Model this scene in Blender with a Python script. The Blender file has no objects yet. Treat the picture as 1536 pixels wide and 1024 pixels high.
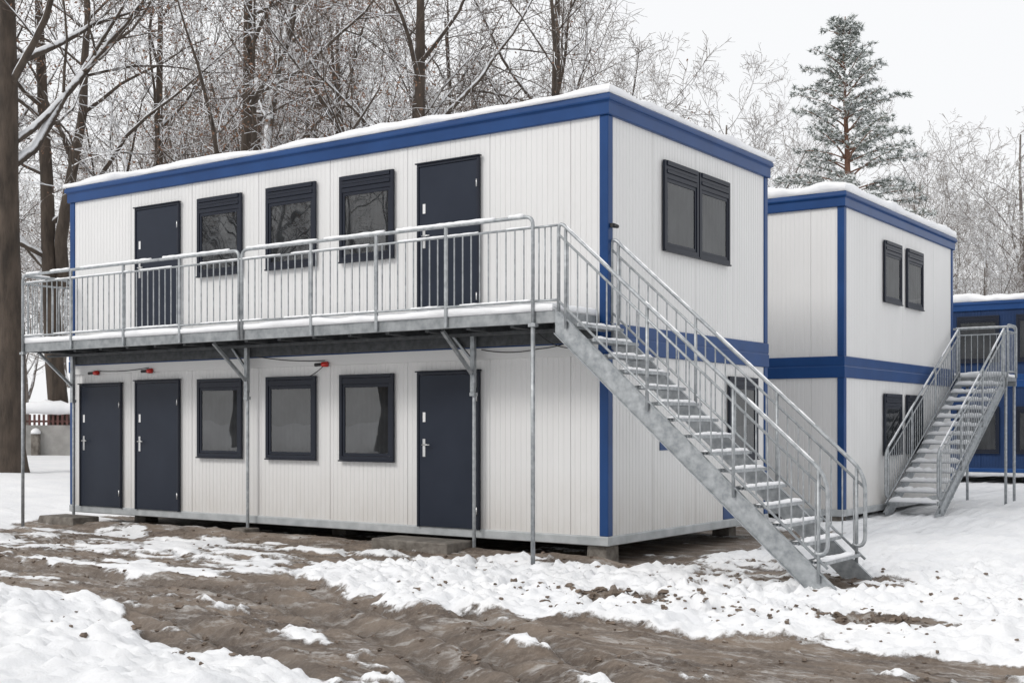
import bpy, bmesh, math, random
import numpy as np
from mathutils import Vector, Matrix
random.seed(11)
R = random.Random(5)
scene = bpy.context.scene
COL = scene.collection

# ------------------------------------------------------------------ materials
def new_mat(name):
    m = bpy.data.materials.new(name); m.use_nodes = True
    nt = m.node_tree
    return m, nt, nt.nodes["Principled BSDF"]
def N(nt, t, **kw):
    n = nt.nodes.new(t)
    for k, v in kw.items(): setattr(n, k, v)
    return n
def noise(nt, scale, detail=4, vec=None, rough=.55, stretch=None):
    tc = N(nt, "ShaderNodeTexCoord")
    src = tc.outputs["Object"]
    if stretch:
        mp = N(nt, "ShaderNodeMapping"); mp.inputs["Scale"].default_value = stretch
        nt.links.new(src, mp.inputs[0]); src = mp.outputs[0]
    n = N(nt, "ShaderNodeTexNoise"); n.inputs["Scale"].default_value = scale
    n.inputs["Detail"].default_value = detail; n.inputs["Roughness"].default_value = rough
    nt.links.new(src, n.inputs["Vector"])
    return n.outputs["Fac"]
def ramp(nt, fac, a, b, ca=(0,0,0,1), cb=(1,1,1,1)):
    r = N(nt, "ShaderNodeMapRange"); r.inputs[1].default_value=a; r.inputs[2].default_value=b
    nt.links.new(fac, r.inputs[0]); return r.outputs[0]
def mixc(nt, fac, a, b):
    m = N(nt, "ShaderNodeMix", data_type='RGBA')
    if isinstance(fac, (int, float)): m.inputs[0].default_value = fac
    else: nt.links.new(fac, m.inputs[0])
    for i, c in ((6, a), (7, b)):
        if isinstance(c, tuple): m.inputs[i].default_value = (*c[:3], 1)
        else: nt.links.new(c, m.inputs[i])
    return m.outputs[2]
def math_(nt, op, a, b=None):
    m = N(nt, "ShaderNodeMath", operation=op)
    for i, c in ((0, a), (1, b)):
        if c is None: continue
        if isinstance(c, (int, float)): m.inputs[i].default_value = c
        else: nt.links.new(c, m.inputs[i])
    return m.outputs[0]
def bump(nt, bs, h, strength, dist=.02):
    b = N(nt, "ShaderNodeBump")
    if isinstance(strength,(int,float)): b.inputs["Strength"].default_value = strength
    else: nt.links.new(strength, b.inputs["Strength"])
    b.inputs["Distance"].default_value = dist
    nt.links.new(h, b.inputs["Height"]); nt.links.new(b.outputs[0], bs.inputs["Normal"])
def simple(name, c1, c2, rough=.6, metal=0., sc=6., bs=.1, bsc=60., stretch=None, spec=None, bd=.01):
    m, nt, b = new_mat(name)
    f = ramp(nt, noise(nt, sc, 5, stretch=stretch), .32, .68)
    nt.links.new(mixc(nt, f, c1, c2), b.inputs["Base Color"])
    b.inputs["Roughness"].default_value = rough; b.inputs["Metallic"].default_value = metal
    if spec is not None: b.inputs["Specular IOR Level"].default_value = spec
    if bs: bump(nt, b, noise(nt, bsc, 3), bs, bd)
    return m
M = {}
M['blue'] = simple("blue_paint", (.007,.042,.148), (.011,.056,.188), .36, 0, 1.5, .05, 12, spec=.30)
M['navy'] = simple("navy_frame", (.009,.012,.022), (.013,.017,.029), .40, 0, 2, .03, 40, spec=.28)
M['door'] = simple("door_navy", (.012,.017,.030), (.017,.023,.038), .42, 0, 1.6, .05, 9, spec=.25)
M['steel'] = simple("galvanised_steel", (.27,.29,.305), (.46,.48,.495), .45, .5, 14, .05, 60)
M['steeld'] = simple("dull_galvanised_steel", (.21,.225,.235), (.35,.365,.375), .5, .5, 9, .05, 60)
M['rail'] = simple("base_rail_grey", (.33,.35,.36), (.47,.49,.50), .5, .1, 5, .05, 50)
M['chrome'] = simple("handle_metal", (.55,.55,.55), (.7,.7,.7), .3, .8, 9, 0)
M['snow'] = simple("snow", (.84,.85,.87), (.89,.895,.91), .8, 0, 5, .3, 24, bd=.02)
M['concrete'] = simple("concrete", (.10,.086,.073), (.23,.21,.185), .85, 0, 7, .6, 30, bd=.02)
M['wallgrey'] = simple("grey_concrete_wall", (.22,.215,.205), (.36,.35,.335), .85, 0, 2, .5, 20)
M['black'] = simple("black_plastic", (.012,.012,.013), (.02,.02,.02), .5, 0, 7, 0)
M['white'] = simple("white_sticker", (.7,.7,.7), (.8,.8,.8), .5, 0, 7, 0)
M['red'] = simple("red_lens", (.5,.015,.01), (.62,.03,.02), .25, 0, 20, 0)
M['dark'] = simple("dark_interior", (.012,.013,.015), (.03,.03,.033), .9, 0, 4, 0)
M['curtain'] = simple("grey_curtain", (.018,.019,.021), (.085,.085,.085), .9, 0, 2.4, .2, 12, stretch=(1,1,.8))
M['redwood'] = simple("red_brown_pickets", (.09,.040,.036), (.15,.07,.06), .8, 0, 8, .2)
M['deck'] = simple("grating_and_shaded_beams", (.045,.048,.052), (.09,.095,.10), .6, .3, 12, .3, 90)

def wallmat(name, ca, cb):
    m, nt, b = new_mat(name)
    f = ramp(nt, noise(nt, 1.1, 4, stretch=(1,1,.4)), .3, .7)
    c = mixc(nt, f, ca, cb)
    geo = N(nt, "ShaderNodeNewGeometry"); sep = N(nt, "ShaderNodeSeparateXYZ")
    nt.links.new(geo.outputs["Position"], sep.inputs[0])
    low = math_(nt, 'SUBTRACT', 1.0, math_(nt, 'MULTIPLY', sep.outputs[2], .85))
    mr = math_(nt, 'MULTIPLY', math_(nt, 'MAXIMUM', low, 0.), noise(nt, 5, 6, stretch=(1,1,.4)))
    c = mixc(nt, math_(nt, 'MINIMUM', math_(nt, 'MULTIPLY', mr, .75), 1.), c, (.42,.37,.31))
    st = ramp(nt, noise(nt, 5, 4, stretch=(1,1,.07)), .60, .82)
    c = mixc(nt, math_(nt, 'MULTIPLY', st, .13), c, (.46,.43,.40))
    nt.links.new(c, b.inputs["Base Color"]); b.inputs["Roughness"].default_value = .42
    bump(nt, b, noise(nt, 1.1, 2), .12, .03)
    return m
M['wall'] = wallmat("off_white_panel", (.675,.672,.668), (.715,.713,.708))
M['wallblue'] = simple("blue_panel", (.007,.026,.082), (.010,.034,.105), .5, 0, 3, .05, 30, spec=.3)

def glass():
    m = bpy.data.materials.new("window_glass"); m.use_nodes = True; nt = m.node_tree; nt.nodes.clear()
    o = N(nt, "ShaderNodeOutputMaterial"); mx = N(nt, "ShaderNodeMixShader")
    t = N(nt, "ShaderNodeBsdfTransparent"); t.inputs[0].default_value = (.62,.65,.68,1)
    g = N(nt, "ShaderNodeBsdfGlossy"); g.inputs["Roughness"].default_value = .012
    lw = N(nt, "ShaderNodeLayerWeight"); lw.inputs[0].default_value = .25
    nz = noise(nt, 1.6, 1); bp = N(nt, "ShaderNodeBump"); bp.inputs["Strength"].default_value = .12; bp.inputs["Distance"].default_value=.02
    nt.links.new(nz, bp.inputs["Height"]); nt.links.new(bp.outputs[0], g.inputs["Normal"])
    fac = math_(nt,'ADD',math_(nt,'MULTIPLY',lw.outputs["Facing"],.12),.105)
    nt.links.new(fac, mx.inputs[0]); nt.links.new(t.outputs[0], mx.inputs[1]); nt.links.new(g.outputs[0], mx.inputs[2])
    nt.links.new(mx.outputs[0], o.inputs[0]); return m
M['glass'] = glass()

def barkmat(name, c1, c2, thr, soft=.25, nscale=3.5, snowc=(.84,.855,.88), namp=1.1):
    m, nt, b = new_mat(name)
    base = mixc(nt, ramp(nt, noise(nt, 5, 5, stretch=(1,1,.3)), .3, .7), c1, c2)
    geo = N(nt, "ShaderNodeNewGeometry"); sep = N(nt, "ShaderNodeSeparateXYZ")
    nt.links.new(geo.outputs["Normal"], sep.inputs[0])
    v = math_(nt, 'ADD', sep.outputs[2], math_(nt, 'MULTIPLY', math_(nt, 'SUBTRACT', noise(nt, nscale, 3), .5), namp))
    f = ramp(nt, v, thr, thr+soft)
    nt.links.new(mixc(nt, f, base, snowc), b.inputs["Base Color"])
    b.inputs["Roughness"].default_value = .9
    bump(nt, b, noise(nt, 14, 5, stretch=(1,1,.25)), .8, .05)
    return m
M['bark'] = barkmat("oak_bark", (.034,.026,.020), (.098,.074,.057), .30, namp=.6)
M['limb'] = barkmat("snowy_limb_bark", (.040,.030,.024), (.10,.078,.060), .05, namp=.9)
M['twig'] = barkmat("snowy_twigs", (.085,.063,.050), (.155,.12,.095), -.08, .30)
M['twigfar'] = barkmat("frosted_hazed_twigs", (.22,.195,.175), (.33,.295,.27), -.1, .45)  # paler base than near twigs: distance haze put into the colour, besides frost
M['barkfar'] = barkmat("frosted_hazed_bark", (.13,.11,.095), (.21,.185,.165), .1)  # bark lightened for distance haze as well as frost
M['pinebark'] = barkmat("pine_bark", (.15,.080,.052), (.23,.125,.085), .5)
M['leaf'] = simple("dry_brown_leaves", (.15,.08,.048), (.25,.145,.095), .8, 0, 4, 0)
M['needle'] = simple("pine_needles", (.105,.130,.108), (.22,.245,.215), .7, 0, 1.5, 0)
M['needlesnow'] = simple("snow_on_needles", (.66,.69,.70), (.85,.865,.87), .85, 0, 3, 0)

def groundmat():
    m, nt, b = new_mat("snow_and_mud")
    at = N(nt, "ShaderNodeAttribute"); at.attribute_name = "mud"
    wt = N(nt, "ShaderNodeAttribute"); wt.attribute_name = "wet"
    ds = N(nt, "ShaderNodeAttribute"); ds.attribute_name = "dirty"
    amp = math_(nt,'ADD',.60,math_(nt,'MULTIPLY',math_(nt,'MULTIPLY',at.outputs["Fac"],math_(nt,'SUBTRACT',1.,at.outputs["Fac"])),5.5))
    amp = math_(nt,'ADD',amp,math_(nt,'MULTIPLY',ds.outputs["Fac"],.8))
    f = math_(nt, 'ADD', at.outputs["Fac"], math_(nt, 'MULTIPLY', math_(nt, 'SUBTRACT', noise(nt, 6.5, 9, rough=.78), .5), amp))
    f = math_(nt,'ADD',f,math_(nt,'MULTIPLY',ds.outputs["Fac"],.05))
    f = ramp(nt, f, .32, .66)
    mud = mixc(nt, ramp(nt, noise(nt, 1.6, 9, rough=.68, stretch=(.45,1.7,1)), .38, .62), (.088,.064,.048), (.258,.203,.158))
    mud = mixc(nt, math_(nt,'MULTIPLY',ramp(nt, noise(nt, 20, 6, rough=.75), .48, .70),.65), mud, (.34,.285,.235))
    mud = mixc(nt, math_(nt,'MULTIPLY',ramp(nt, noise(nt, 3.6, 10, rough=.80, stretch=(.35,1.8,1)), .52, .63),.74), mud, (.64,.62,.60))
    mud = mixc(nt, math_(nt,'MULTIPLY',wt.outputs["Fac"],.7), mud, (.08,.062,.049))
    sn = mixc(nt, ramp(nt, noise(nt, 1.3, 6), .35, .65), (.82,.83,.85), (.89,.895,.905))
    spk = ramp(nt, noise(nt, 26, 6, rough=.82), .62, .76)
    sn = mixc(nt, math_(nt, 'MULTIPLY', spk, math_(nt,'ADD',.26,math_(nt,'MULTIPLY',ds.outputs["Fac"],.4))), sn, (.38,.33,.28))
    nt.links.new(mixc(nt, f, sn, mud), b.inputs["Base Color"])
    rg = math_(nt,'SUBTRACT',math_(nt,'SUBTRACT',.88,math_(nt,'MULTIPLY',f,.36)),math_(nt,'MULTIPLY',wt.outputs["Fac"],.36))
    nt.links.new(rg, b.inputs["Roughness"])
    h = math_(nt, 'ADD', math_(nt, 'MULTIPLY', noise(nt, 9, 10, rough=.74), 1.), math_(nt, 'MULTIPLY', f, -.4))
    bump(nt, b, h, math_(nt,'ADD',.5,math_(nt,'MULTIPLY',f,.4)), .058)
    return m
M['ground'] = groundmat()

# ------------------------------------------------------------------ mesh builder
ORG = {}
class MB:
    def __init__(s): s.v=[]; s.f=[]; s.m=[]; s.s=[]
    def add(s, vs, fs, mat=0, smooth=False):
        o=len(s.v); s.v.extend([tuple(p) for p in vs])
        for f in fs: s.f.append(tuple(i+o for i in f)); s.m.append(mat); s.s.append(smooth)
    def hexa(s, c, mat=0):
        s.add(c, [(0,3,2,1),(4,5,6,7),(0,1,5,4),(1,2,6,5),(2,3,7,6),(3,0,4,7)], mat)
    def box(s,x0,x1,y0,y1,z0,z1,mat=0):
        s.hexa([(x0,y0,z0),(x1,y0,z0),(x1,y1,z0),(x0,y1,z0),(x0,y0,z1),(x1,y0,z1),(x1,y1,z1),(x0,y1,z1)],mat)
    def fbox(s,F,s0,s1,o0,o1,z0,z1,mat=0):
        s.hexa([F(s0,o0,z0),F(s1,o0,z0),F(s1,o1,z0),F(s0,o1,z0),F(s0,o0,z1),F(s1,o0,z1),F(s1,o1,z1),F(s0,o1,z1)],mat)
    def tube(s,pts,r,n=8,mat=0,caps=True):
        pts=[Vector(p) for p in pts]; k=len(pts)
        rs = r if isinstance(r,(list,tuple)) else [r]*k
        T=(pts[1]-pts[0]).normalized()
        U=T.orthogonal().normalized(); vs=[]
        for i in range(k):
            if i==0: t=T
            elif i==k-1: t=(pts[i]-pts[i-1]).normalized()
            else:
                t=((pts[i]-pts[i-1]).normalized()+(pts[i+1]-pts[i]).normalized())
                t = t.normalized() if t.length>1e-6 else T
            U=(U-t*U.dot(t)); U = U.normalized() if U.length>1e-6 else t.orthogonal().normalized()
            V=t.cross(U)
            for j in range(n):
                a=2*math.pi*j/n
                vs.append(pts[i]+(U*math.cos(a)+V*math.sin(a))*rs[i])
        fs=[]
        for i in range(k-1):
            for j in range(n):
                j2=(j+1)%n
                fs.append((i*n+j,i*n+j2,(i+1)*n+j2,(i+1)*n+j))
        if caps: fs.append(tuple(range(n-1,-1,-1))); fs.append(tuple((k-1)*n+j for j in range(n)))
        s.add(vs,fs,mat,n>4)
    def ring(s,x0,x1,y0,y1,prof,mat=0):
        n=len(prof); vs=[]
        for cx,cy,sx,sy in ((x1,y0,1,-1),(x1,y1,1,1),(x0,y1,-1,1),(x0,y0,-1,-1)):
            for o,z in prof: vs.append((cx+sx*o,cy+sy*o,z))
        fs=[]
        for c in range(4):
            c2=(c+1)%4
            for j in range(n):
                j2=(j+1)%n; fs.append((c*n+j,c2*n+j,c2*n+j2,c*n+j2))
        s.add(vs,fs,mat)
    def obj(s,name,mats,parent=None,origin=None,bevel=0,recalc=False):
        O = Vector(origin) if origin is not None else (ORG[parent.name].copy() if parent else Vector((0,0,0)))
        me=bpy.data.meshes.new(name)
        me.from_pydata([(x-O.x,y-O.y,z-O.z) for x,y,z in s.v],[],s.f)
        for mt in mats: me.materials.append(mt)
        me.polygons.foreach_set("material_index",s.m); me.polygons.foreach_set("use_smooth",s.s)
        if recalc:
            bm=bmesh.new(); bm.from_mesh(me); bmesh.ops.recalc_face_normals(bm,faces=bm.faces); bm.to_mesh(me); bm.free()
        me.update()
        o=bpy.data.objects.new(name,me); COL.objects.link(o); ORG[o.name]=O
        if parent: o.parent=parent; o.location=O-ORG[parent.name]
        else: o.location=O
        if bevel:
            b=o.modifiers.new("bevel",'BEVEL'); b.width=bevel; b.segments=2; b.limit_method='ANGLE'
        return o
def empty(name,loc,parent=None):
    o=bpy.data.objects.new(name,None); COL.objects.link(o); O=Vector(loc); ORG[o.name]=O
    o.empty_display_size=.3
    if parent: o.parent=parent; o.location=O-ORG[parent.name]
    else: o.location=O
    return o
def tag(o,label,cat,group=None,kind=None):
    if label: o["label"]=label
    if cat: o["category"]=cat
    if group: o["group"]=group
    if kind: o["kind"]=kind
    return o
def frame(ox,oy,ex,ey,nx,ny):
    return lambda s,o,z: (ox+ex*s+nx*o, oy+ey*s+ny*o, z)

# ------------------------------------------------------------------ numpy noise
def vn(x,y,seed=0):
    xi=np.floor(x).astype(np.int64); yi=np.floor(y).astype(np.int64)
    fx=x-xi; fy=y-yi; fx=fx*fx*(3-2*fx); fy=fy*fy*(3-2*fy)
    def h(a,b):
        n=(a*374761393+b*668265263+seed*1274126177)&0xffffffff
        n=((n^(n>>13))*1274126177)&0xffffffff
        n=(n^(n>>16))&0xffffffff
        return n/4294967295.
    return (h(xi,yi)*(1-fx)+h(xi+1,yi)*fx)*(1-fy)+(h(xi,yi+1)*(1-fx)+h(xi+1,yi+1)*fx)*fy
def fbm(x,y,o=4,seed=0,g=.5):
    a=1.;t=0.;s=0.
    for i in range(o):
        t=t+a*vn(x,y,seed+i*17); s+=a; a*=g; x,y=x*1.73+y*.98+5.1,y*1.73-x*.98+1.7
    return t/s
def sst(a,b,x):
    t=np.clip((x-a)/(b-a),0,1); return t*t*(3-2*t)

# ------------------------------------------------------------------ ground
BL=10.74; BW=4.84
dr_=random.Random(41)
DIMP=[]
for i in range(190):   # footprints and dents in the snow
    x=dr_.uniform(-2.5,8); y=dr_.uniform(-3.3,-.9) if x<3.6 else dr_.uniform(-2.9,3.5)
    DIMP.append((x,y,dr_.uniform(0,3.14),dr_.uniform(.05,.12)))
for i in range(40): DIMP.append((dr_.uniform(-12,-3),dr_.uniform(-3.3,-.9),dr_.uniform(0,3.14),dr_.uniform(.03,.07)))
def ground_z(x,y,full=False):
    x=np.asarray(x,float); y=np.asarray(y,float)
    nlow=fbm(x*.5,y*.5,3,1); nst=fbm(x*.45+3,y*2.4,5,5,.58); nf=fbm(x*2.4,y*4.2,5,9,.66)
    dx=np.maximum(np.maximum(-BL-x,x-0.),0); dy=np.maximum(np.maximum(0-y,y-BW),0); db=np.hypot(dx,dy)
    up=-3.35+.55*(nlow-.5)*2-.12*sst(-1,1.5,x)+.35*sst(2.5,6,x)
    xc=np.maximum(x+3.5,0); yc=-4.45-.060*xc**2+.25*(fbm(x*.3,x*0,2,61)-.5)
    r=y-yc
    gr=np.zeros_like(x); bm=np.zeros_like(x)
    for o,w in ((-1.55,.12),(-.95,.19),(.30,.20),(.92,.13),(1.6,.12)):
        gr=gr+np.exp(-((r-o)/w)**2); bm=bm+np.exp(-((r-o-.27)/.1)**2)+np.exp(-((r-o+.27)/.1)**2)
    rem=np.exp(-((r+.32)/.24)**2)+.9*np.exp(-((r+2.0)/.30)**2)+.5*np.exp(-((r-1.3)/.14)**2)
    tr=sst(0,.6,up-y)*(.84-.14*sst(-5.9,-7.4,y)+.16*gr-.28*rem)
    soil=(1-sst(.35,1.45,db))*.84*sst(-12.5,-10,x)
    patch=.58*sst(-1.4,-2.8,x)*sst(-3.8,-3.2,y)*(1-sst(-1.2,-.8,y))*sst(-14,-9,x)
    clump=.92*np.exp(-(((x-2.0)/.9)**2+((y+2.85)/.28)**2))+.80*np.exp(-(((x-4.2)/.7)**2+((y+2.7)/.28)**2))
    right=.54*np.exp(-(((x-1.5)/1.5)**2+((y-.4)/1.5)**2))+.50*np.exp(-(((x-3.4)/.9)**2+((y+.3)/.6)**2))
    f=np.maximum.reduce([tr,soil,patch,clump,right])
    sd=(x+3.61)*(-.2525)+(y+5.87)*(-.968)+.6*(nlow-.5)+.12
    edge=1-sst(-.30,.10,sd)
    f=f*edge
    ff=f+((nst-.5)*1.0+(nf-.5)*.9)*(f>.02)
    mud=sst(.26,.72,ff)*sst(.04,.15,f)
    near=sst(40,25,np.hypot(x,y)); mud=mud*near
    dirty=np.clip(sst(-5,-1.,x)*sst(9,5,x)*sst(-4.5,-3.2,y)*sst(2.2,-.6,y)*edge*(1.2*nf),0,1)*near
    calm=1-(1-sst(0,.35,db))*.8
    z=(nlow-.5)*.10*near*calm+(1-mud)*.045
    z=z+mud*((fbm(x*1.3,y*5.,6,31,.70)-.5)*.14*calm)
    trk=sst(0,.3,up-y)*edge
    z=z-trk*.085*gr*(.6+.6*nf)+trk*.035*bm*(.1+1.8*nf)
    z=z+trk*gr*.014*np.sin(x*34+np.sign(r)*y*18)
    lump=np.abs(fbm(x*4.4,y*4.4,4,41,.62)-.5)*2
    z=z+(1-mud)*calm*near*((fbm(x*2.1,y*2.1,4,43,.55)-.5)*.14+.14*lump*sst(-4.,-1.5,x))
    z=z+.24*clump*(fbm(x*4.5,y*4.5,5,51,.7))
    z=z+.125*(1-sst(.25,1.0,db))*sst(.9,-.2,x)*sst(.0,-.16,y)
    z=z+.30*sst(-.05,1.3,sd)*near
    for (px,py,an,dp) in DIMP:
        m=(np.abs(x-px)<.5)&(np.abs(y-py)<.5)
        if m.any():
            ux=(x[m]-px)*math.cos(an)+(y[m]-py)*math.sin(an); uy=-(x[m]-px)*math.sin(an)+(y[m]-py)*math.cos(an)
            q=(ux/.16)**2+(uy/.085)**2
            z[m]=z[m]-dp*np.exp(-q*q)+.3*dp*np.exp(-(np.sqrt(q)-1.35)**2/.08)
    z=z-.03+.55*sst(-13,-26,x)+.30*sst(5.0,9,x)*near*sst(-4,-1,y)
    z=z+(fbm(x*.12,y*.12,2,77)-.5)*.5*sst(14,40,np.hypot(x,y))
    z=z+1.4*sst(60,300,np.hypot(x,y))
    if full: return z,mud,np.clip(gr*trk*1.6*nst,0,1),dirty
    return z
def gz(x,y): return float(ground_z(np.array([x]),np.array([y]))[0])
def axis(a,b,step,lim0,lim1,g=1.08):
    core=list(np.arange(a,b,step)); l=[];p=a;s=step
    while p>lim0: s*=g; p-=s; l.append(p)
    r=[];p=core[-1];s=step
    while p<lim1: s*=g; p+=s; r.append(p)
    return np.array(l[::-1]+core+r)
ax=axis(-9.0,7.5,.034,-620,620); ay=axis(-8.6,1.2,.032,-620,620)
X,Y=np.meshgrid(ax,ay); Z,MUD,WET,DIRTY=ground_z(X,Y,True)
nx,ny=len(ax),len(ay)
verts=np.stack([X.ravel(),Y.ravel(),Z.ravel()],1)
idx=np.arange(nx*ny).reshape(ny,nx)
quads=np.stack([idx[:-1,:-1].ravel(),idx[:-1,1:].ravel(),idx[1:,1:].ravel(),idx[1:,:-1].ravel()],1)
me=bpy.data.meshes.new("ground")
me.vertices.add(len(verts)); me.vertices.foreach_set("co",verts.ravel())
me.loops.add(quads.size); me.loops.foreach_set("vertex_index",quads.ravel().astype(np.int32))
me.polygons.add(len(quads)); me.polygons.foreach_set("loop_start",np.arange(0,quads.size,4,dtype=np.int32))
me.polygons.foreach_set("use_smooth",np.ones(len(quads),dtype=bool))
me.update(calc_edges=True); me.validate()
for nm,arr in (("mud",MUD),("wet",WET),("dirty",DIRTY)):
    at=me.attributes.new(nm,'FLOAT','POINT'); at.data.foreach_set("value",arr.ravel().astype(np.float32))
me.materials.append(M['ground'])
g=bpy.data.objects.new("ground",me); COL.objects.link(g); g["kind"]="structure"; g["label"]="snow covered muddy ground with tyre ruts"

# ------------------------------------------------------------------ building pieces
def corr_wall(F,s0,s1,z0,z1,seams,name,mats,parent,out=0.,pitch=.082):
    pts=[(s0,out)]
    marks=[(p,1) for p in seams if s0+.05<p<s1-.05]
    p=s0+pitch*.5
    while p<s1-.04:
        if all(abs(p-q)>.04 for q,_ in marks): marks.append((p,0))
        p+=pitch
    for p,k in sorted(marks):
        w,d=(.012,.013) if k else (.009,.0048)
        pts+=[(p-w,out),(p-w*.35,out-d),(p+w*.35,out-d),(p+w,out)]
    pts.append((s1,out))
    b=MB()
    vs=[F(s,o,z0) for s,o in pts]+[F(s,o,z1) for s,o in pts]; n=len(pts)
    b.add(vs,[(i,i+1,n+i+1,n+i) for i in range(n-1)])
    return b.obj(name,mats,parent)
def snow_slab(name,x0,x1,y0,y1,z,th,parent,step=.1,over=.03,seed=3,rnd=.12,origin=None,emin=.35):
    xs=np.linspace(x0-over,x1+over,max(4,int((x1-x0)/step))); ys=np.linspace(y0-over,y1+over,max(4,int((y1-y0)/step)))
    def dens(a):
        return np.array([a[0],a[0]+.012,a[0]+.04]+list(a[1:-1])+[a[-1]-.04,a[-1]-.012,a[-1]]) if a[1]-a[0]>.05 else a
    xs=dens(xs); ys=dens(ys)
    X,Y=np.meshgrid(xs,ys)
    e=np.minimum(np.minimum(X-xs[0],xs[-1]-X),np.minimum(Y-ys[0],ys[-1]-Y))
    n=fbm(X*1.7,Y*1.7,4,seed)
    H=z+th*(emin+(1-emin)*np.sqrt(np.clip(e/rnd,0,1)))*(.35+1.3*n)
    jx=(fbm(X*2.6,Y*2.6,4,seed+9,.6)-.5)*over*2.4
    sx=np.where(X<=xs[0]+1e-6,-1,np.where(X>=xs[-1]-1e-6,1,0)); sy=np.where(Y<=ys[0]+1e-6,-1,np.where(Y>=ys[-1]-1e-6,1,0))
    X=X+sx*jx; Y=Y+sy*jx
    b=MB(); ny,nx=X.shape
    top=[(X[j,i],Y[j,i],H[j,i]) for j in range(ny) for i in range(nx)]
    fs=[(j*nx+i,j*nx+i+1,(j+1)*nx+i+1,(j+1)*nx+i) for j in range(ny-1) for i in range(nx-1)]
    loop=[i for i in range(nx)]+[j*nx+nx-1 for j in range(1,ny)]+[(ny-1)*nx+i for i in range(nx-2,-1,-1)]+[j*nx for j in range(ny-2,0,-1)]
    base=len(top); low=[(top[k][0],top[k][1],z+.001) for k in loop]
    L=len(loop)
    for i in range(L):
        i2=(i+1)%L; fs.append((loop[i],base+i,base+i2,loop[i2]))
    fs.append(tuple(base+i for i in range(L-1,-1,-1)))
    b.add(top+low,fs,0,True)
    return b.obj(name,[M['snow']],parent,origin=origin)

def window(F,s0,s1,z0,z1,parent,plain=False):
    b=MB(); w=.055; p=.038; e=.001
    b.fbox(F,s0,s0+w,e,p,z0,z1); b.fbox(F,s1-w,s1,e,p,z0,z1)
    b.fbox(F,s0+w,s1-w,e,p,z0,z0+w)
    a=s0+w; c=s1-w; bh=.14 if plain else .235; zt=z1-bh
    sw=.045
    b.fbox(F,a+.004,a+sw,e,.026,z0+w+.004,zt); b.fbox(F,c-sw,c-.004,e,.026,z0+w+.004,zt)
    b.fbox(F,a+sw,c-sw,e,.026,z0+w+.004,z0+w+sw); b.fbox(F,a+sw,c-sw,e,.026,zt-sw,zt)
    b.fbox(F,a+sw,c-sw,-.012,-.008,z0+w+sw,zt-sw,1)
    wo=b.obj("window",[M['navy'],M['dark']],parent,bevel=.004)
    b=MB()
    if plain:
        b.fbox(F,s0+w,s1-w,e,.040,z1-.05,z1-.001); b.fbox(F,s0+w,s1-w,e,.033,z1-bh+.002,z1-.053)
    else:
        b.fbox(F,s0+w,s1-w,e,.052,z1-.065,z1-.001)
        b.fbox(F,s0+w,s1-w,e,.040,z1-.115,z1-.069)
        b.fbox(F,s0+w,s1-w,e,.048,z1-.165,z1-.119)
        b.fbox(F,s0+w,s1-w,e,.036,z1-.233,z1-.168)
    b.obj("shutter_box",[M['navy']],wo,bevel=.004)
    b=MB(); b.fbox(F,s0-.008,s1+.008,.001,.055,z0-.022,z0-.002); b.obj("sill",[M['navy']],wo,bevel=.004)
    b=MB(); A=a+sw+.002; C=c-sw-.002; n=44; vs=[]
    ph=R.random()*6; fq=R.uniform(.7,1.4)
    for i in range(n+1):
        s=A+(C-A)*i/n; o=.003+.005*math.sin(i*fq+ph)+.002*math.sin(i*2.9+ph)
        vs+= [F(s,o,z0+w+sw+.005),F(s,o,zt-sw-.005)]
    b.add(vs,[(2*i,2*i+2,2*i+3,2*i+1) for i in range(n)],0,True)
    b.obj("curtain",[M['curtain']],wo)
    b=MB(); q=[F(a+sw,.016,z0+w+sw),F(c-sw,.016,z0+w+sw),F(c-sw,.016,zt-sw),F(a+sw,.016,zt-sw)]
    nn=(Vector(q[1])-Vector(q[0])).cross(Vector(q[3])-Vector(q[0])); outv=Vector(F(0,1,0))-Vector(F(0,0,0))
    b.add(q,[(0,1,2,3) if nn.dot(outv)>0 else (3,2,1,0)]); b.obj("glass",[M['glass']],wo)
    return wo
def door(F,s0,s1,z0,z1,parent):
    b=MB(); w=.035
    b.fbox(F,s0,s0+w,.001,.045,z0,z1); b.fbox(F,s1-w,s1,.001,.045,z0,z1); b.fbox(F,s0+w,s1-w,.001,.045,z1-w,z1)
    b.fbox(F,s0+w+.004,s1-w-.004,.001,.034,z0+.01,z1-w-.004,1)
    b.fbox(F,s0-.02,s1+.02,.001,.065,z1+.002,z1+.02)
    d=b.obj("door",[M['navy'],M['door']],parent,bevel=.004)
    b=MB(); h=s1-w-.09; zc=z0+1.08
    b.fbox(F,h-.022,h+.022,.034,.042,zc-.13,zc+.11)
    P=F(h,.042,zc+.03); Q=F(h,.085,zc+.03); S=F(h-.13,.085,zc+.03)
    b.tube([P,Q],.010,8); b.tube([Q,S],.010,8)
    b.obj("handle",[M['chrome']],d)
    b=MB(); b.fbox(F,h-.02,h+.025,.0345,.037,z0+1.42,z0+1.55); b.obj("sticker",[M['white']],d)
    for zz in (z0+.25,z1-.35):
        b=MB(); b.tube([F(s0+w*.9,.05,zz-.05),F(s0+w*.9,.05,zz+.05)],.010,8); b.obj("hinge",[M['chrome']],d)
    return d

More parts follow.
